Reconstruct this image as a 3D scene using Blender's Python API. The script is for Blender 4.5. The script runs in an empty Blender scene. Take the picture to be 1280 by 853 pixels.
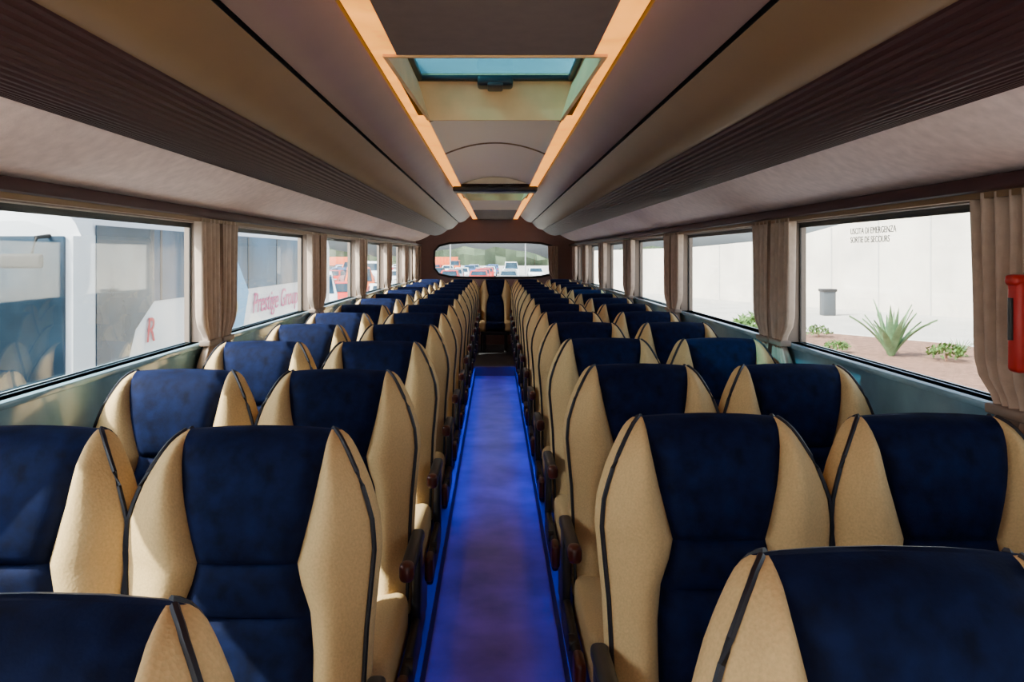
import bpy, bmesh, math, random
from mathutils import Vector, Matrix
random.seed(4)
EYE=1.45
# ------------------------------------------------------------ materials
def mat(name,col,rough=.6,metal=0,var=0,vscale=8,bump=0,bscale=60,sheen=0,emit=None,estr=0,tex='noise',spec=.5,bd=.01):
    m=bpy.data.materials.new(name); m.use_nodes=True
    n=m.node_tree.nodes; l=m.node_tree.links; p=n['Principled BSDF']
    p.inputs['Base Color'].default_value=(*col,1); p.inputs['Roughness'].default_value=rough
    p.inputs['Metallic'].default_value=metal; p.inputs['Specular IOR Level'].default_value=spec
    if sheen:
        p.inputs['Sheen Weight'].default_value=sheen; p.inputs['Sheen Roughness'].default_value=.4
        p.inputs['Sheen Tint'].default_value=(*[min(1,c*6+.05) for c in col],1)
    tc=n.new('ShaderNodeTexCoord')
    if var:
        t=n.new('ShaderNodeTexNoise'); t.inputs['Scale'].default_value=vscale; t.inputs['Detail'].default_value=5
        l.new(tc.outputs['Object'],t.inputs['Vector'])
        r=n.new('ShaderNodeValToRGB')
        r.color_ramp.elements[0].position=.3; r.color_ramp.elements[1].position=.7
        r.color_ramp.elements[0].color=(*[c*(1-var) for c in col],1)
        r.color_ramp.elements[1].color=(*[min(1,c*(1+var)) for c in col],1)
        l.new(t.outputs['Fac'],r.inputs['Fac']); l.new(r.outputs['Color'],p.inputs['Base Color'])
        if emit: 
            mp=n.new('ShaderNodeMath'); mp.operation='MULTIPLY_ADD'; mp.inputs[1].default_value=estr*1.2; mp.inputs[2].default_value=estr*.4
            l.new(t.outputs['Fac'],mp.inputs[0]); l.new(mp.outputs[0],p.inputs['Emission Strength'])
    if bump:
        if tex=='voronoi':
            b=n.new('ShaderNodeTexVoronoi'); b.inputs['Scale'].default_value=bscale; o=b.outputs['Distance']
        elif tex=='wave':
            b=n.new('ShaderNodeTexWave'); b.inputs['Scale'].default_value=bscale; b.bands_direction='Y'; o=b.outputs['Fac']
        else:
            b=n.new('ShaderNodeTexNoise'); b.inputs['Scale'].default_value=bscale; b.inputs['Detail'].default_value=4; o=b.outputs['Fac']
        l.new(tc.outputs['Object'],b.inputs['Vector'])
        bp=n.new('ShaderNodeBump'); bp.inputs['Strength'].default_value=bump; bp.inputs['Distance'].default_value=bd
        l.new(o,bp.inputs['Height']); l.new(bp.outputs['Normal'],p.inputs['Normal'])
    if emit:
        p.inputs['Emission Color'].default_value=(*emit,1)
        if not var: p.inputs['Emission Strength'].default_value=estr
    return m
def glassmat(name,tint,gl=.08,rough=.02):
    m=bpy.data.materials.new(name); m.use_nodes=True
    n=m.node_tree.nodes; l=m.node_tree.links; n.clear()
    o=n.new('ShaderNodeOutputMaterial'); mx=n.new('ShaderNodeMixShader'); t=n.new('ShaderNodeBsdfTransparent'); g=n.new('ShaderNodeBsdfGlossy')
    t.inputs[0].default_value=(*tint,1); g.inputs['Roughness'].default_value=rough; mx.inputs[0].default_value=gl
    l.new(t.outputs[0],mx.inputs[1]); l.new(g.outputs[0],mx.inputs[2]); l.new(mx.outputs[0],o.inputs[0])
    return m
M=dict(
 blue=mat('blue_velvet',(.0019,.0058,.032),.8,var=.5,vscale=30,bump=.25,bscale=220,bd=.002,sheen=.14,spec=.12),
 cream=mat('cream_fabric',(.64,.445,.21),.85,var=.09,vscale=220,bump=.3,bscale=170,bd=.0018,tex='voronoi',spec=.2),
 pipe=mat('navy_piping',(.004,.005,.014),.5),
 shell=mat('seat_shell',(.010,.013,.03),.45),
 black=mat('black_plastic',(.010,.010,.012),.45),
 wood=mat('armrest_brown',(.08,.015,.008),.35),
 pink=mat('rack_underside_fabric',(.93,.70,.66),.9,var=.10,vscale=30,bump=.3,bscale=150,bd=.003),
 rib=mat('ribbed_maroon',(.05,.016,.018),.55,spec=.25),
 taupe=mat('rack_taupe',(.23,.13,.062),.5,var=.05,vscale=5,spec=.3),
 purple=mat('rack_purple_grey',(.27,.155,.14),.45,var=.05,vscale=5,spec=.35),
 ceil=mat('ceiling_fabric',(.14,.09,.075),.85,var=.08,vscale=20,bump=.2,bscale=200,bd=.003),
 ceilrib=mat('ceiling_ribbed',(.92,.74,.55),.7,bump=.5,bscale=22,bd=.004,tex='wave'),
 hatch=mat('hatch_cream',(.86,.50,.22),.6,var=.12,vscale=6),
 strip=mat('lit_strip',(.5,.3,.1),.6,emit=(1.0,.35,.03),estr=2.0,var=.2,vscale=9),
 floor=mat('aisle_vinyl',(.22,.085,.08),.36,var=.4,vscale=5),
 podium=mat('podium_vinyl',(.03,.03,.035),.6),
 step=mat('step_vinyl',(.16,.075,.05),.5),
 wall=mat('wall_lining',(.12,.16,.19),.45,var=.1,vscale=6),
 sill=mat('sill_blue_grey',(.20,.36,.46),.12,var=.3,vscale=4),
 pillar=mat('pillar_taupe',(.28,.21,.165),.7),
 curt=mat('curtain_cloth',(.52,.385,.30),.9,var=.12,vscale=25,bump=.2,bscale=200,bd=.003,sheen=.15),
 red=mat('red_plastic',(.55,.015,.012),.4),
 glass=glassmat('side_glass',(.80,.85,.87),.09),
 clear=glassmat('windshield_glass',(.62,.63,.63),.05),
 hglass=glassmat('hatch_glass',(.15,.31,.37),.05),
 frit=mat('glass_frit',(.015,.018,.02),.3),
 asphalt=mat('asphalt',(.50,.475,.44),.9,var=.12,vscale=.6,bump=.3,bscale=30),
 soil=mat('mulch_soil',(.20,.10,.065),1,var=.4,vscale=6,bump=1,bscale=15),
 kerb=mat('kerb',(.55,.53,.50),.8),
 conc=mat('painted_concrete',(.58,.53,.47),.9,var=.16,vscale=.5),
 agave=mat('agave_leaf',(.12,.22,.10),.5,var=.3,vscale=5),
 shrub=mat('shrub_leaf',(.06,.13,.02),.7,var=.5,vscale=8),
 white=mat('white_paint',(.80,.82,.84),.25,var=.03,vscale=1),
 carglass=mat('dark_glass',(.02,.045,.07),.15,var=.6,vscale=1.2,spec=.3),
 coachglass=mat('coach_blue_glass',(.02,.085,.165),.3,var=.7,vscale=.7,spec=.12),
 tyre=mat('tyre',(.015,.015,.015),.8), metal=mat('rim_metal',(.5,.5,.5),.3,1),
 pinktxt=mat('pink_lettering',(.65,.03,.22),.4), redtxt=mat('red_lettering',(.65,.02,.03),.4),
 greytxt=mat('grey_lettering',(.05,.06,.07),.5), bluetxt=mat('sky_blue_graphic',(.10,.42,.75),.4),
 yel=mat('yellow_graphic',(.8,.6,.05),.4),
 orange=mat('orange_paint',(.80,.14,.03),.4), cred=mat('red_paint',(.60,.03,.02),.3),
 silver=mat('silver_paint',(.45,.47,.5),.3,.4), cblue=mat('blue_paint',(.05,.12,.3),.3),
 tree=mat('treeline',(.06,.09,.05),.9,var=.4,vscale=.3))
# ------------------------------------------------------------ mesh builder
class B:
    def __init__(s): s.v=[];s.f=[];s.m=[];s.mats=[]
    def mi(s,k):
        if k not in s.mats: s.mats.append(k)
        return s.mats.index(k)
    def add(s,vs,fs,k):
        o=len(s.v); s.v+= [tuple(v) for v in vs]
        for i,f in enumerate(fs):
            s.f.append([a+o for a in f]); s.m.append(s.mi(k if isinstance(k,str) else k[i]))
    def box(s,x0,x1,y0,y1,z0,z1,k,bev=0,seg=2,xf=None):
        bm=bmesh.new(); bmesh.ops.create_cube(bm,size=1)
        for v in bm.verts:
            v.co=Vector(((x0+x1)/2+v.co.x*(x1-x0),(y0+y1)/2+v.co.y*(y1-y0),(z0+z1)/2+v.co.z*(z1-z0)))
        if bev: bmesh.ops.bevel(bm,geom=list(bm.edges),offset=bev,segments=seg,affect='EDGES',profile=.5)
        bm.verts.index_update()
        vs=[xf(v.co) if xf else v.co.copy() for v in bm.verts]
        s.add(vs,[[v.index for v in f.verts] for f in bm.faces],k); bm.free()
    def tube(s,pts,r,k,n=8,closed=False):
        pts=[Vector(p) for p in pts]; N=len(pts); vs=[]
        up=Vector((0,0,1))
        for i,p in enumerate(pts):
            a=pts[(i-1)%N] if (closed or i>0) else p; b=pts[(i+1)%N] if (closed or i<N-1) else p
            t=(b-a).normalized(); h=up if abs(t.z)<.9 else Vector((0,1,0))
            u=t.cross(h).normalized(); w=t.cross(u)
            rr=r[i] if isinstance(r,list) else r
            for j in range(n):
                q=2*math.pi*j/n; vs.append(p+rr*(math.cos(q)*u+math.sin(q)*w))
        fs=[]
        for i in range(N if closed else N-1):
            i2=(i+1)%N
            for j in range(n):
                j2=(j+1)%n; fs.append([i*n+j,i*n+j2,i2*n+j2,i2*n+j])
        if not closed: fs+= [list(range(n))[::-1],[(N-1)*n+j for j in range(n)]]
        s.add(vs,fs,k)
    def grid(s,rows,k):
        R=len(rows);C=len(rows[0]); vs=[p for r in rows for p in r]; fs=[];ks=[]
        for i in range(R-1):
            for j in range(C-1):
                fs.append([i*C+j,i*C+j+1,(i+1)*C+j+1,(i+1)*C+j]); ks.append(k if isinstance(k,str) else k[j])
        s.add(vs,fs,ks)
    def prism(s,poly,a0,a1,k,axis='x'):
        n=len(poly); vs=[]
        for a in (a0,a1):
            for (p,q) in poly:
                vs.append((a,p,q) if axis=='x' else (p,a,q) if axis=='y' else (p,q,a))
        fs=[[i,(i+1)%n,n+(i+1)%n,n+i] for i in range(n)]+[list(range(n))[::-1],list(range(n,2*n))]
        s.add(vs,fs,k)
    def mesh(s,name,ang=35,recalc=True):
        me=bpy.data.meshes.new(name); me.from_pydata(s.v,[],s.f)
        for k in s.mats: me.materials.append(M[k])
        me.polygons.foreach_set('material_index',s.m)
        if recalc:
            bm=bmesh.new(); bm.from_mesh(me); bmesh.ops.recalc_face_normals(bm,faces=bm.faces); bm.to_mesh(me); bm.free()
        me.polygons.foreach_set('use_smooth',[True]*len(me.polygons))
        me.set_sharp_from_angle(angle=math.radians(ang)); me.update()
        return me
    def obj(s,name,loc=(0,0,0),ang=35,parent=None,rot=0):
        o=bpy.data.objects.new(name,s.mesh(name+'_mesh',ang)); o.location=loc; o.rotation_euler[2]=rot
        bpy.context.collection.objects.link(o)
        if parent: o.parent=parent
        return o
def inst(name,me,loc,rot=0,sc=1):
    o=bpy.data.objects.new(name,me); o.location=loc; o.rotation_euler[2]=rot; o.scale=(sc,)*3
    bpy.context.collection.objects.link(o); return o
def text(name,body,size,k,matrix,parent=None,ext=.003,shear=0):
    c=bpy.data.curves.new(name,'FONT'); c.body=body; c.size=size; c.extrude=ext; c.shear=shear; c.materials.append(M[k])
    o=bpy.data.objects.new(name,c); bpy.context.collection.objects.link(o)
    if parent:
        o.parent=parent; o.matrix_parent_inverse=Matrix.Translation(-parent.location)
    o.matrix_basis=matrix; return o
def interp(tab,t):
    for (a,b),(c,d) in zip(tab,tab[1:]):
        if t<=c: return b+(d-b)*(t-a)/(c-a)
    return tab[-1][1]
# ------------------------------------------------------------ seat
ZT=1.115; PZ=.10
WT=[(0,.145),(.008,.156),(.02,.164),(.04,.176),(.07,.193),(.11,.212),(.16,.227),(.21,.232),(.28,.226),(.36,.219),(.45,.216),(.66,.212)]
CT=[(0,.139),(.05,.134),(.12,.122),(.19,.105),(.235,.093),(.27,.100),(.32,.119),(.40,.128),(.66,.130)]
KT=[(0,.12),(.004,.35),(.012,.58),(.025,.78),(.05,.93),(.09,1),(.66,1)]
def seat_mesh(side,name):
    b=B(); sh=math.tan(math.radians(11))
    ts=[0,.004,.012,.025,.04,.055,.075,.10,.13,.16,.19,.215,.228,.235,.242,.255,.275,.30,.322,.33,.338,.355,.39,.45,.52,.60,.66]
    def place(x,y,t):
        z=ZT-t
        bow=.022*math.sin(math.pi*min(1,t/.24)) if t<.24 else -.022*math.sin(math.pi*(t-.24)/.42)
        return (x, y-bow*.6-t*sh, z-.006*(x/.14)**2*max(0,1-t/.03))
    rows=[];mats=None; pp=[[],[]]; ps=[[],[]]
    for t in ts:
        w=interp(WT,t); c=min(interp(CT,t),w-.004); k=interp(KT,t)
        seam=1 if t in(.235,.33) else (.35 if t in(.228,.242,.322,.338) else 0)
        half=[];mk=[]
        nc=7
        for i in range(nc):
            u=i/(nc-1); half.append((c*u,-(.050+.012*(1-u**4)-.018*seam*(1-u**6)-(.014 if u==1 else 0))));
            if i: mk.append('blue')
        nb=8
        bw=min(1,(w-c)/.05)
        for i in range(1,nb+1):
            s_=i/nb; half.append((c+(w-c)*s_,-(.036+.052*bw*math.sin(math.pi*s_**.8)*(1-.35*s_)-(.014*s_)))); mk.append('cream')
        half.append((w+.010,-.002)); mk.append('cream')
        half.append((w+.012,.018)); mk.append('cream')
        half.append((w+.006,.036)); mk.append('cream')
        half.append((w-.004,.044)); mk.append('pipe')
        half.append((w-.022,.060)); mk.append('shell')
        half.append((w*.5,.072)); mk.append('shell')
        half.append((0,.075)); mk.append('shell')
        def sc(p): return (p[0], .01+(p[1]-.01)*k)
        R=[place(*sc(p),t) for p in half]; L=[place(-sc(p)[0],sc(p)[1],t) for p in half]
        ring=L[::-1]+R[1:]; mats=mk[::-1]+mk
        rows.append(ring)
        iw=nc-1+nb
        for q,sg in enumerate((1,-1)):
            p=sc(half[iw]); pp[q].append(place(sg*(p[0]+.002),p[1]-.001,t))
            p=sc(half[iw+4]); ps[q].append(place(sg*(p[0]-.002),p[1]+.002,t))
    b.grid(rows,mats)
    n=len(rows[0])
    b.add(rows[0],[list(range(n))],'blue')
    b.add(rows[-1],[list(range(n))],'shell')
    for q in (0,1):
        b.tube(pp[q],.005,'pipe',6); b.tube(ps[q],.005,'pipe',6)
    y1=-.66*sh+.02; y0=y1-.46
    def cx(v):
        u=(v.y-y0)/(y1-y0); return Vector((v.x,v.y,v.z+.02*(1-u)))
    b.box(-.135,.135,y0,y1,.40,.505,'blue',.03,3,cx)
    for sg in(-1,1):
        b.box(min(sg*.128,sg*.222),max(sg*.128,sg*.222),y0+.01,y1-.03,.38,.525,'cream',.03,3,cx)
    b.box(-.20,.20,y0+.03,y1-.02,.35,.41,'black',.01)
    b.box(-.19,.19,y1-.03,y1+.05,.33,.50,'shell',.02)
    for sx in (-.15,.15):
        b.box(sx-.02,sx+.02,y0+.12,y0+.17,PZ,.36,'black',.005)
        b.box(sx-.02,sx+.02,y1-.08,y1-.03,PZ,.36,'black',.005)
        b.box(sx-.025,sx+.025,y0+.08,y1,PZ,PZ+.025,'black',.005)
    xa=side*.243
    def ar(v):
        u=(v.y+.10)/-.34
        return Vector((v.x,v.y,v.z+.012*u))
    b.box(xa-.018,xa+.018,-.40,-.09,.645,.68,'black',.012,3,ar)
    b.box(xa-.018,xa+.018,-.415,-.37,.640,.688,'wood',.014,3,ar)
    b.box(xa-.012,xa+.012,-.17,-.09,.42,.66,'black',.008)
    b.box(xa-.012,xa+.012,y0+.06,y1,.36,.46,'black',.01)
    b.box(xa-.014,xa+.014,y0+.02,y0+.10,.385,.465,'wood',.012,3)
    b.tube([(xa,y0+.16,.45),(xa+side*.018,y0+.16,.45)],.020,'black',12)
    b.box(side*.19-.012,side*.19+.012,y0+.1,y1,PZ+.02,.37,'black',.006)
    return b.mesh(name,50)
seatL=seat_mesh(1,'coach_seat_left_mesh'); seatR=seat_mesh(-1,'coach_seat_right_mesh')
for k in range(13):
    y=.775+.79*k
    for x in (-.46,-.920): inst('coach_seat',seatL,(x,y,0))
    y=.905+.785*k
    for x in (.45,.915): inst('coach_seat',seatR,(x,y,0))
for x in (-.93,-.465): inst('coach_seat',seatL,(x,11.55,0.0))
for x in (.465,.93): inst('coach_seat',seatR,(x,11.55,0.0))
inst('coach_seat',seatR,(0,11.62,0.0))
# ------------------------------------------------------------ shell of the coach
Y0,Y1=-2.0,12.2
b=B(); b.box(-.24,.24,Y0,Y1,-.06,0,'floor'); b.obj('floor')
b=B()
for sg in(-1,1):
    b.box(min(sg*.24,sg*1.21),max(sg*.24,sg*1.21),-.6,Y1,-.06,PZ,'podium')
b.obj('floor_podium')
b=B(); b.box(-.24,.24,9.67,Y1,0,.10,'podium'); b.box(-.24,.24,9.655,9.67,0,.105,'step'); b.box(-.24,.24,9.67,9.72,.10,.106,'step'); b.obj('floor_step')
PYL=[-.1,1.58,3.36,5.25,7.0,8.72,10.4]; PYR=[-.1,1.72,3.36,5.25,7.0,8.72,10.4]
ZS,ZH=1.095,1.585
for sg,nm,PY in((-1,'left',PYL),(1,'right',PYR)):
    b=B()
    X=lambda a,c:(min(sg*a,sg*c),max(sg*a,sg*c))
    b.box(*X(1.22,1.28),Y0,Y1,-.06,.80,'wall')
    b.box(*X(1.21,1.28),Y0,Y1,.80,ZS,'sill')
    b.box(*X(1.19,1.28),Y0,Y1,ZS-.02,ZS,'sill',.006)
    b.box(*X(1.21,1.28),Y0,Y1,ZH,2.18,'pillar')
    for y in PY: b.box(*X(1.205,1.28),y-.07,y+.07,ZS,ZH,'pillar')
    b.box(*X(1.21,1.28),11.6,Y1,ZS,ZH,'pillar'); b.box(*X(1.21,1.28),Y0,-1.6,ZS,ZH,'pillar')
    b.obj('wall_'+nm)
    b=B(); b.box(*X(1.12,1.205),Y0,Y1,1.60,1.635,'rib',.008)
    b.box(*X(1.15,1.165),Y0,Y1,1.585,1.60,'taupe'); b.obj('trim_'+('1' if sg<0 else '2'))
wn=1
for sg,PY in((-1,PYL),(1,PYR)):
    es=[-1.6]+[v for y in PY for v in(y-.07,y+.07)]+[11.6]
    for a,c in zip(es[::2],es[1::2]):
        b=B(); x=sg*1.25
        b.box(x-.003,x+.003,a,c,ZS,ZH,'glass')
        for (p,q,r,s_) in((a,c,ZH-.02,ZH),(a,a+.012,ZS,ZH),(c-.012,c,ZS,ZH)):
            b.box(x+sg*.004-.002,x+sg*.004+.002,p,q,r,s_,'frit')
        b.obj('window_%d'%wn); wn+=1
def curtain(y,x,sg,w=.23,name='window_curtain',axis='y'):
    b=B()
    for h in(-1,1):
        rows=[]
        for i in range(17):
            z=1.598-(1.598-.97)*i/16; u=i/16
            tie=math.exp(-((u-.80)/.09)**2)
            W=w*(.98-.12*u)*(1-.42*tie); r=[]
            for j in range(61):
                s_=j/60
                a=h*(.012+W*s_); dx=.019*math.sin(s_*2*math.pi*4.5+h+.5*math.sin(u*3))*(1-.4*tie)+.003*math.sin(s_*40+u*2)
                if axis=='y': r.append((x-sg*(.024+dx)*1,y+a,z))
                else: r.append((x+a,y-.03-dx,z))
            rows.append(r)
        b.grid(rows,'curt')
        zt=1.60-.63*.80
        if axis=='y': b.box(min(x,x-sg*.046),max(x,x-sg*.046),y+(h*.012 if h>0 else -w*.66),y+(w*.66 if h>0 else -.012),zt-.012,zt+.012,'pillar',.005)
        if axis=='x': break
    o=b.obj(name,ang=80); 
    md=o.modifiers.new('thick','SOLIDIFY'); md.thickness=.002
for sg,PY in((-1,PYL),(1,PYR)):
    for y in PY[1:]: curtain(y,sg*1.19,sg)
for sg in(-1,1): curtain(11.75,sg*1.19,sg,.25)
def ringwall(name,y,t,W,z0,z1,wx,wz0,wz1,r,k,gk,gname):
    b=B(); N=64; inn=[];out=[]
    cx,cz=0,(wz0+wz1)/2; hx,hz=wx,(wz1-wz0)/2
    for i in range(N):
        a=2*math.pi*(i+.5)/N; ca,sa=math.cos(a),math.sin(a)
        e=5; rr=(abs(ca/hx)**e+abs(sa/hz)**e)**(-1/e)
        inn.append((cx+ca*rr,cz+sa*rr))
        dx=W/abs(ca) if abs(ca)>1e-6 else 1e9
        dz=((z1-cz) if sa>0 else (cz-z0))/abs(sa) if abs(sa)>1e-6 else 1e9
        d=min(dx,dz); out.append((cx+ca*d,cz+sa*d))
    vs=[(p[0],yy,p[1]) for yy in(y,y+t) for ring in(inn,out) for p in ring]
    fs=[]
    for i in range(N):
        j=(i+1)%N
        fs+=[[i,j,N+j,N+i],[2*N+i,2*N+j,3*N+j,3*N+i],[i,j,2*N+j,2*N+i],[N+i,N+j,3*N+j,3*N+i]]
    b.add(vs,fs,k)
    b.tube([(p[0],y-.005,p[1]) for p in inn],.018,'black',8,closed=True)
    b.obj(name)
    b=B(); b.box(-hx-.03,hx+.03,y+t*.6,y+t*.6+.006,wz0-.03,wz1+.03,gk); b.obj(gname)
ringwall('wall_rear',12.21,.1,1.28,-.06,2.25,.93,1.12,1.655,.1,'purple','glass','window_%d'%wn); wn+=1
ringwall('wall_front',-2.11,.1,1.28,-.06,2.25,1.24,.1,2.16,.1,'pillar','clear','window_%d'%wn)
curtain(12.19,.97,1,.16,'rear_curtain','x'); curtain(12.19,-1.12,1,.16,'rear_curtain','x')
# ------------------------------------------------------------ luggage racks
def rack(sg,name):
    A=(1.20,1.637);Bp=(.90,1.743);C=(.655,1.812);D=(.505,1.908);E=(.345,2.0)
    seq=[]
    n=10
    for i in range(n+1):
        u=i/n; seq.append((A[0]+(Bp[0]-A[0])*u,A[1]+(Bp[1]-A[1])*u-.024*math.sin(math.pi*u),'pink'))
    nr=18
    for i in range(nr):
        u0=i/nr
        for du,dp in((.0,.003),(.35/nr,.003),(.5/nr,-.002),(.85/nr,-.002)):
            u=u0+du; x=Bp[0]+(C[0]-Bp[0])*u; z=Bp[1]+(C[1]-Bp[1])*u-.038*math.sin(math.pi*u)
            seq.append((x,z-dp,'rib'))
    for i in range(9):
        u=i/8; seq.append((C[0]+(D[0]-C[0])*u*.985,C[1]+(D[1]-C[1])*u*.985-.024*math.sin(math.pi*u),'taupe'))
    seq.append((D[0]+.012,D[1]+.03,'black')); seq.append((D[0]-.004,D[1]+.03,'black'))
    for i in range(9):
        u=i/8; seq.append((D[0]-.006+(E[0]-D[0]+.006)*u,D[1]+.006+(E[1]-D[1]-.006)*u-.022*math.sin(math.pi*u),'purple'))
    seq+=[(.345,2.015,'black'),(.345,2.18,'black'),(1.205,2.18,'black'),(1.205,1.638,'black')]
    b=B(); ys=[-1.9,11.0,11.25,11.42,11.5]; sc=[1,1,.97,.86,.55]
    cx,cz=1.0,2.05
    rows=[]
    for y,s_ in zip(ys,sc): rows.append([(sg*(cx+(p[0]-cx)*s_ if y>11 else p[0]),y,cz+(p[1]-cz)*s_ if y>11 else p[1]) for p in seq])
    b.grid(rows,[seq[i+1][2] if seq[i][2]!='taupe' or seq[i+1][2]=='taupe' else 'black' for i in range(len(seq)-1)])
    m=len(seq)
    b.add(rows[-1],[list(range(m))],'purple'); b.add(rows[0],[list(range(m))],'black')
    b.obj(name,ang=28)
rack(-1,'luggage_rack'); rack(1,'luggage_rack')
# ------------------------------------------------------------ ceiling
HA=[(2.20,3.24),(6.75,7.9)]
b=B()
segs=[(Y0,2.20,'ceil',0),(3.24,4.3,'ceilrib',.06),(4.3,6.2,'ceilrib',.06),(6.2,6.75,'ceil',0),(7.9,9.6,'ceilrib',.0),(9.6,Y1,'ceil',0)]
for (a,c,k,arch) in segs:
    rows=[]
    for y,ins in((a,0),(a+.012,.012),(c-.012,.012),(c,0)):
        rows.append([(-.27+.54*j/16,y,2.0+ (arch+.0)*(1-((j-8)/8)**2)+(.010 if ins==0 else 0)) for j in range(17)])
    b.grid(rows,k)
b.add([(-.27+.54*j/16,6.2,2.0+.065*(1-((j-8)/8)**2)+.01) for j in range(17)],[list(range(17))],'ceilrib')
for yy in(3.26,4.3): b.tube([(-.27+.54*j/16,yy,1.999+.06*(1-((j-8)/8)**2)) for j in range(17)],.006,'taupe',6)
prev=Y0
for (a,c) in HA+[(Y1,Y1)]:
    b.box(-1.28,1.28,prev,a,2.19,2.25,'white'); prev=c
    if a<Y1:
        for sg in(-1,1): b.box(min(sg*.33,sg*1.28),max(sg*.33,sg*1.28),a,c,2.19,2.25,'white')
b.obj('ceiling')
b=B()
def stripseg(x0,x1,y0,y1):
    for sg in(-1,1): b.box(min(sg*x0,sg*x1),max(sg*x0,sg*x1),y0,y1,2.006,2.02,'strip')
stripseg(.272,.338,Y0,2.2); stripseg(.312,.338,2.2,3.24); stripseg(.272,.338,3.24,6.75); stripseg(.312,.338,6.75,7.9); stripseg(.272,.338,7.9,12.1)
b.obj('ceiling_light_strip')
for (a,c) in HA:
    b=B()
    bot=[(-.310,a),(.310,a),(.275,c),(-.275,c)]; lip=[(-.297,a+.015),(.297,a+.015),(.262,c-.015),(-.262,c-.015)]
    r0=[(x,y,2.03) for x,y in bot]; r1=[(x,y,1.998) for x,y in bot]; r2=[(x,y,1.998) for x,y in lip]
    r3=[(-.315,a+.02,2.16),(.315,a+.02,2.16),(.312,c-.03,2.16),(-.312,c-.03,2.16)]
    r4=[(-.33,a,2.188),(.33,a,2.188),(.33,c,2.188),(-.33,c,2.188)]
    rows=[r+[r[0]] for r in(r0,r1,r2,r3,r4)]
    b.grid(rows,'hatch')
    for (p,q,r,s_) in((-.315,.315,a,a+.04),(-.315,.315,c-.06,c-.03),(-.315,-.29,a,c-.03),(.29,.315,a,c-.03)):
        b.box(p,q,r,s_,2.150,2.172,'black',.006)
    b.box(-.30,.30,a+.02,c-.03,2.168,2.176,'hglass')
    b.box(-.07,.07,c-.13,c-.04,2.115,2.155,'black',.012,3)
    b.box(-.03,.03,c-.16,c-.05,2.105,2.12,'black',.006)
    b.obj('roof_hatch')
b=B(); b.box(-.325,.325,6.12,6.36,1.945,1.985,'black',.012,3)
b.box(-.06,.06,6.18,6.3,1.98,1.999,'black'); b.obj('ceiling_monitor')
b=B(); b.box(1.105,1.143,1.69,1.73,1.20,1.40,'red',.01,3); b.box(1.098,1.143,1.69,1.73,1.385,1.41,'red',.01,3); b.tube([(1.103,1.71,1.27),(1.103,1.71,1.36)],.006,'black',10)
b.obj('emergency_hammer_holder')
def xmat(x,y,z):
    return Matrix(((0,0,1,x),(1,0,0,y),(0,1,0,z),(0,0,0,1)))
# label applied to the inner face of the right-hand pane, readable from the cabin
text('emergency_exit_lettering','USCITA DI EMERGENZA\nSORTIE DE SECOURS',.030,'greytxt',Matrix(((0,0,-1,1.2445),(-1,0,0,2.80),(0,1,0,1.525),(0,0,0,1))),ext=.0006)
# ------------------------------------------------------------ outside
GZ=-1.35
b=B(); b.box(-150,150,-60,320,GZ-.2,GZ,'asphalt'); b.obj('ground')
b=B()
bed=[(5.2,6),(14,10),(14,24),(11.2,28),(6.2,29),(5.2,26)]
b.prism(bed,GZ,GZ+.14,'soil','z')
for (p,q) in zip(bed,bed[1:]+bed[:1]):
    b.tube([(p[0],p[1],GZ+.06),(q[0],q[1],GZ+.06)],.10,'kerb',8)
b.obj('planting_bed')
P=[(8.5,72,1.9),(13.2,54,2.02),(16.6,45,2.45),(19.2,40,3.55),(21.7,35,3.9),(30,16,4.3),(32,-5,4.3)]
b=B(); rows=[]
for (x,y,zt) in P: rows.append([(x,y,GZ),(x,y,zt),(x+.4,y+.1,zt),(x+.4,y+.1,GZ)])
b.grid(rows,'conc')
for (x0,y0,z0),(x1,y1,z1) in zip(P,P[1:]):
    L=math.hypot(x1-x0,y1-y0); n=int(L/4)+1
    for i in range(n):
        u=i/n; b.box(x0+(x1-x0)*u-.06,x0+(x1-x0)*u-.0,y0+(y1-y0)*u-.03,y0+(y1-y0)*u+.03,GZ,z0+(z1-z0)*u-.05,'kerb')
b.obj('boundary_wall',ang=10)
b=B(); b.box(-.3,.3,-.25,.25,0,1.15,'greytxt',.05); b.box(-.34,.34,-.3,.3,1.12,1.25,'black',.03); b.tube([(-.2,.3,.1),(.2,.3,.1)],.1,'tyre',10)
b.obj('litter_bin',(15.6,37.5,GZ))
def agave(h,n=26):
    b=B()
    for i in range(n):
        a=i*2.4; lean=.12+.75*(i/n)**.8; L=h*(.75+.35*random.random()); w=.075*h
        rows=[]
        for j in range(8):
            u=j/7; r=.04*h+L*u*math.sin(lean*(.7+.3*u)); z=L*u*math.cos(lean*(.7+.45*u))
            ww=w*(.7+.6*u if u<.35 else (1-u)*1.4)+.002
            c,s_=math.cos(a),math.sin(a)
            rows.append([(c*r-s_*ww,s_*r+c*ww,z+.02),(c*r*1.0,s_*r,z-.02*h),(c*r+s_*ww,s_*r-c*ww,z+.02)])
        b.grid(rows,'agave')
    return b.mesh('agave_mesh',60)
am=agave(1.5,22)
inst('agave_plant',am,(10.5,21.2,GZ+.17)); inst('agave_plant',am,(12.2,21,GZ+.15),1,.35); 
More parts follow.
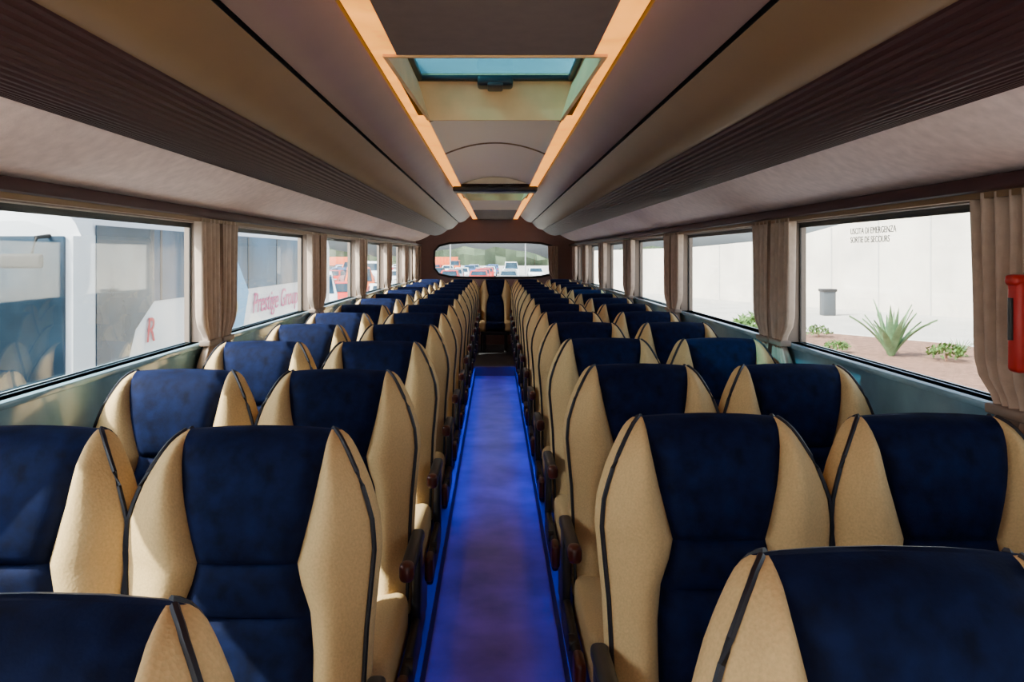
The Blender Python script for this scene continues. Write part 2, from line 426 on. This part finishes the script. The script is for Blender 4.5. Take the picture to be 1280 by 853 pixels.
def shrub(r):
    b=B()
    for i in range(260):
        th=random.uniform(0,2*math.pi); ph=math.acos(random.uniform(0,1)); rr=r*random.uniform(.6,1.05)
        p=Vector((math.cos(th)*math.sin(ph)*rr*1.2,math.sin(th)*math.sin(ph)*rr*1.2,math.cos(ph)*rr*.8+.15))
        d=Vector((random.uniform(-1,1),random.uniform(-1,1),random.uniform(0,1))).normalized(); e=d.cross(Vector((0,.3,1))).normalized()
        s_=r*.22; b.add([p-e*s_*.4,p+d*s_,p+e*s_*.4,p-d*s_*.6],[[0,1,2,3]],'shrub')
    b.tube([(0,0,0),(0,0,r*.5)],.04,'soil',6)
    return b.mesh('shrub_mesh')
sm=shrub(.5)
for (x,y,s_) in((11.4,20.2,.8),(8.9,27.2,1.3),(8.1,26.2,1.1),(10.6,26.2,.7),(9.4,22,.6),(12.6,19.6,.8),(7.2,26.5,.8)): inst('shrub',sm,(x,y,GZ+.14),x,s_)
def coach(name,loc,rot=0,graph=True):
    b=B(); L=12.2
    cs=[(0,.35),(0,3.0),(-.06,3.25),(-.2,3.42),(-.5,3.5),(-2.0,3.5),(-2.3,3.42),(-2.44,3.25),(-2.5,3.0),(-2.5,.35)]
    rows=[]
    for y,s_,dz in((0,.94,-.35),(.06,.98,-.12),(.25,1,0),(L-.2,1,0),(L,.96,-.1)):
        rows.append([(-1.25+(x+1.25)*s_,y,(z+dz) if z>3.1 else z) for x,z in cs])
    b.grid([r+[r[0]] for r in rows],'white')
    m=len(cs); b.add(rows[0],[list(range(m))],'white'); b.add(rows[-1],[list(range(m))],'white')
    b.prism([(0.35,2.0),(0.9,2.25),(L-.6,2.25),(L-.6,3.12),(.3,3.12)],.0,.012,'coachglass')
    for i in range(6):
        yy=1.9+i*1.75; b.box(.011,.016,yy-.03,yy+.03,2.25,3.12,'black')
    b.prism([(.3,3.12),(.3,1.0),(.75,1.0),(.95,1.5),(1.2,1.95),(1.7,2.25),(1.7,3.12)],.001,.013,'carglass')
    b.box(-2.35,-.15,-.03,0.02,1.35,3.0,'carglass',.02)
    b.box(-2.35,-.15,-.035,0,.45,1.3,'white',.03)
    for x in(-2.15,-.4): b.box(x-.18,x+.18,-.05,0,.7,.95,'metal',.03)
    b.tube([(-.3,-.02,3.0),(-.3,-.25,2.98),(-.32,-.3,2.80)],.02,'tyre',8); b.box(-.62,-.2,-.34,-.28,2.68,2.82,'tyre',.03,3)
    for yy in(2.6,8.8,10.1):
        for x in(.01,-2.51):
            b.tube([(x-.12,yy,.5),(x+.02 if x>0 else x-.02+.14,yy,.5)],.5,'tyre',24)
            if x>0: b.tube([(x,yy,.5),(x+.03,yy,.5)],.28,'metal',18)
    for yy in(3.6,5.2,6.8): b.box(0,.006,yy,yy+.012,.5,1.6,'silver')
    b.box(0,.008,.3,L-.3,.4,.48,'silver')
    if graph:
        b.prism([(4.2,1.2),(4.9,1.25),(5.4,2.2),(4.6,2.9),(4.1,2.2)],.013,.02,'bluetxt')
        b.tube([(.013,4.6,2.0),(.022,4.6,2.0)],.22,'yel',16)
    o=b.obj(name,loc,ang=40,rot=rot); return o
nc=coach('parked_coach',(-4.15,8.0,GZ))
text('side_lettering','Prestige Group',.50,'pinktxt',xmat(-4.13,13.6,.47),nc,shear=.3)
text('door_lettering','R',.42,'redtxt',xmat(-4.13,9.45,.42),nc,shear=.2)
text('window_lettering','NOLEGGIO AUTOBUS',.22,'white',xmat(-4.13,10.6,1.58),nc)
b=B()
b.box(-2.4,0,-6,0,1.0,3.6,'white',.04)
for i in range(14): b.box(-.0,.03,-5.9+i*.43,-5.82+i*.43,1.05,3.55,'silver')
for i in range(6): b.box(-2.3+i*.4,-2.22+i*.4,0,.03,1.05,3.55,'silver')
b.box(-2.2,-.2,.05,1.9,.6,2.9,'white',.15,3); b.box(-2.1,-.3,1.85,1.92,1.7,2.6,'carglass',.03)
b.box(-2.2,-.2,-6,0,.7,1.0,'black')
for yy in(-4.8,-3.7,1.0):
    for x in(-2.3,-.35): b.tube([(x,yy,.48),(x+.28,yy,.48)],.48,'tyre',20)
b.obj('box_truck',(-5.0,5.6,GZ))
def carmesh(k,van=False):
    b=B()
    if van: prof=[(-2.4,.35),(-2.45,.9),(-2.3,1.15),(-1.75,1.3),(-1.1,2.05),(-.9,2.12),(2.35,2.12),(2.45,1.9),(2.45,.35)]; gl=[(-1.6,1.32),(-1.05,1.95),(2.2,1.95),(2.3,1.32)]; top=1.3
    else: prof=[(-2.1,.3),(-2.15,.7),(-2.0,.86),(-1.1,.98),(-.45,1.4),(-.2,1.46),(1.0,1.46),(1.3,1.4),(1.9,1.02),(2.1,.95),(2.15,.35)]; gl=[(-.98,.99),(-.42,1.36),(1.2,1.36),(1.75,1.02)]; top=.98
    n=len(prof); rows=[]
    for x in(-.86,-.82,.82,.86):
        t=.04 if abs(x)>.84 else 0
        rows.append([((x*(1-.16*max(0,(z-top)/.5)) ),y*(1-t*.3),z-t*.4) for y,z in prof])
    b.grid([r+[r[0]] for r in rows],k); b.add(rows[0],[list(range(n))],k); b.add(rows[-1],[list(range(n))],k)
    for sx in(-1,1):
        b.add([(sx*(.865-.14*max(0,(z-top)/.5)),y,z) for y,z in gl],[list(range(len(gl)))],'carglass')
    a,c=(prof[3],prof[4]); e,f=((prof[7],prof[8]) if not van else (prof[6],prof[7]))
    b.add([(-.72,a[0]-.01,a[1]+.03),(.72,a[0]-.01,a[1]+.03),(.62,c[0]-.03,c[1]),(-.62,c[0]-.03,c[1])],[[0,1,2,3]],'carglass')
    if not van: b.add([(-.62,e[0]+.03,e[1]),(.62,e[0]+.03,e[1]),(.72,f[0]+.01,f[1]+.03),(-.72,f[0]+.01,f[1]+.03)],[[0,1,2,3]],'carglass')
    else: b.box(-.65,.65,2.44,2.47,1.35,1.95,'carglass')
    for yy in(-1.35,1.35):
        for sx in(-1,1):
            b.tube([(sx*.68,yy,.33),(sx*.88,yy,.33)],.33,'tyre',16); b.tube([(sx*.87,yy,.33),(sx*.89,yy,.33)],.2,'metal',12)
    for sx in(-.65,.65): b.box(sx-.14,sx+.14,-2.16,-2.05,.6,.74,'metal',.02); b.box(sx-.12,sx+.12,2.08,2.16,.65,.82,'cred',.02)
    return b.mesh('car_'+k,40)
cars=[carmesh(k) for k in('white','silver','cblue','cred','greytxt','white')]; vans=[carmesh(k,True) for k in('white','orange','cred')]
for r,(yy,st) in enumerate(((74,2.7),(82,2.8),(91,2.8),(101,2.9),(113,3.0),(126,3.0))):
    for i in range(-9,9):
        x=i*st+1.2+r*.3
        if x>7.3-(yy-72)*.1: continue
        if random.random()<.12: continue
        if random.random()<.22: inst('van',random.choice(vans if r>2 else vans[:1]),(x,yy,GZ),random.choice((0,math.pi)))
        else: inst('car',random.choice(cars),(x,yy,GZ),random.choice((0,math.pi)))
for (x,y,m_,nm) in((-7.0,26,vans[2],'van'),(-7.4,33,vans[0],'van'),(-7.6,41,cars[3],'car'),(-8.2,48,vans[1],'van'),(-10.5,44,vans[1],'van'),(-5.2,38,cars[0],'car')): inst(nm,m_,(x,y,GZ),.2)
b=B()
b.box(-5,5,-1.2,1.2,1.0,2.6,'orange',.03)
for i in range(16): b.box(-4.8+i*.6,-4.75+i*.6,-1.22,-1.2,1.05,2.55,'cred')
b.box(-5,5,-1.0,1.0,.8,1.0,'black')
for x in(-3.5,-2.4,3.5): b.tube([(x,-1.2,.5),(x,1.2,.5)],.5,'tyre',16)
tm=b.mesh('trailer_mesh')
for x in(-30,-12,): inst('cargo_trailer',tm,(x,150,GZ))
b=B()
rows=[]
for j,(zf) in enumerate((0,.6,1)):
    rows.append([(-120+i*3,230+random.uniform(-2,2),GZ+zf*(3.2+1.4*math.sin(i*.37)+random.uniform(0,1.2))) for i in range(90)])
b.grid(rows,'tree'); b.obj('distant_treeline')
b=B(); b.tube([(0,0,0),(0,0,7),(0,-.3,7.6),(0,-1.5,7.8)],.08,'silver',8); b.box(-.15,.15,-2,-1.4,7.72,7.86,'silver',.03); lm=b.mesh('lamp_mesh')
for x,y in((-6,107),(4.5,119),(-12,86.5)): inst('street_lamp',lm,(x,y,GZ))
# ------------------------------------------------------------ light
w=bpy.data.worlds.new('World'); bpy.context.scene.world=w; w.use_nodes=True
n=w.node_tree.nodes; l=w.node_tree.links
sky=n.new('ShaderNodeTexSky'); sky.sky_type='NISHITA'; sky.sun_disc=False; sky.sun_elevation=math.radians(42); sky.sun_rotation=math.radians(-130); sky.air_density=.8; sky.dust_density=4.0
hs=n.new('ShaderNodeHueSaturation'); hs.inputs['Saturation'].default_value=.42
bg=n['Background']; l.new(sky.outputs[0],hs.inputs['Color']); l.new(hs.outputs[0],bg.inputs[0]); bg.inputs[1].default_value=1.15
s=bpy.data.lights.new('sun','SUN'); s.energy=26.0; s.angle=math.radians(.6); s.color=(1,.88,.70)
so=bpy.data.objects.new('sun',s); bpy.context.collection.objects.link(so)
so.rotation_euler=Vector((.64,.24,-.66)).to_track_quat('-Z','Y').to_euler()
# blue courtesy lighting below the aisle seats (two circuits per side)
for sg in(-1,1):
    for (ya,yb,en) in((.3,4.4,8),(4.4,9.6,36)):
        a=bpy.data.lights.new('aisle_courtesy_light','AREA'); a.shape='RECTANGLE'; a.size=.03; a.size_y=yb-ya; a.energy=en*(1.35 if sg>0 else 1); a.color=(.004,.035,1.0); a.spread=math.radians(115)
        o=bpy.data.objects.new('aisle_courtesy_light',a); bpy.context.collection.objects.link(o)
        o.matrix_world=Matrix.Translation((sg*.25,(ya+yb)/2,.30))@Matrix.Rotation(sg*math.radians(8),4,'Y')
# ------------------------------------------------------------ camera
c=bpy.data.cameras.new('camera'); co=bpy.data.objects.new('camera',c); bpy.context.collection.objects.link(co)
co.location=(0,0,EYE); co.rotation_euler=(math.radians(90),0,0); c.sensor_width=36; c.lens=28.1
c.shift_x=21/1280; c.shift_y=-106.5/1280; c.clip_start=.05; c.clip_end=600
bpy.context.scene.camera=co
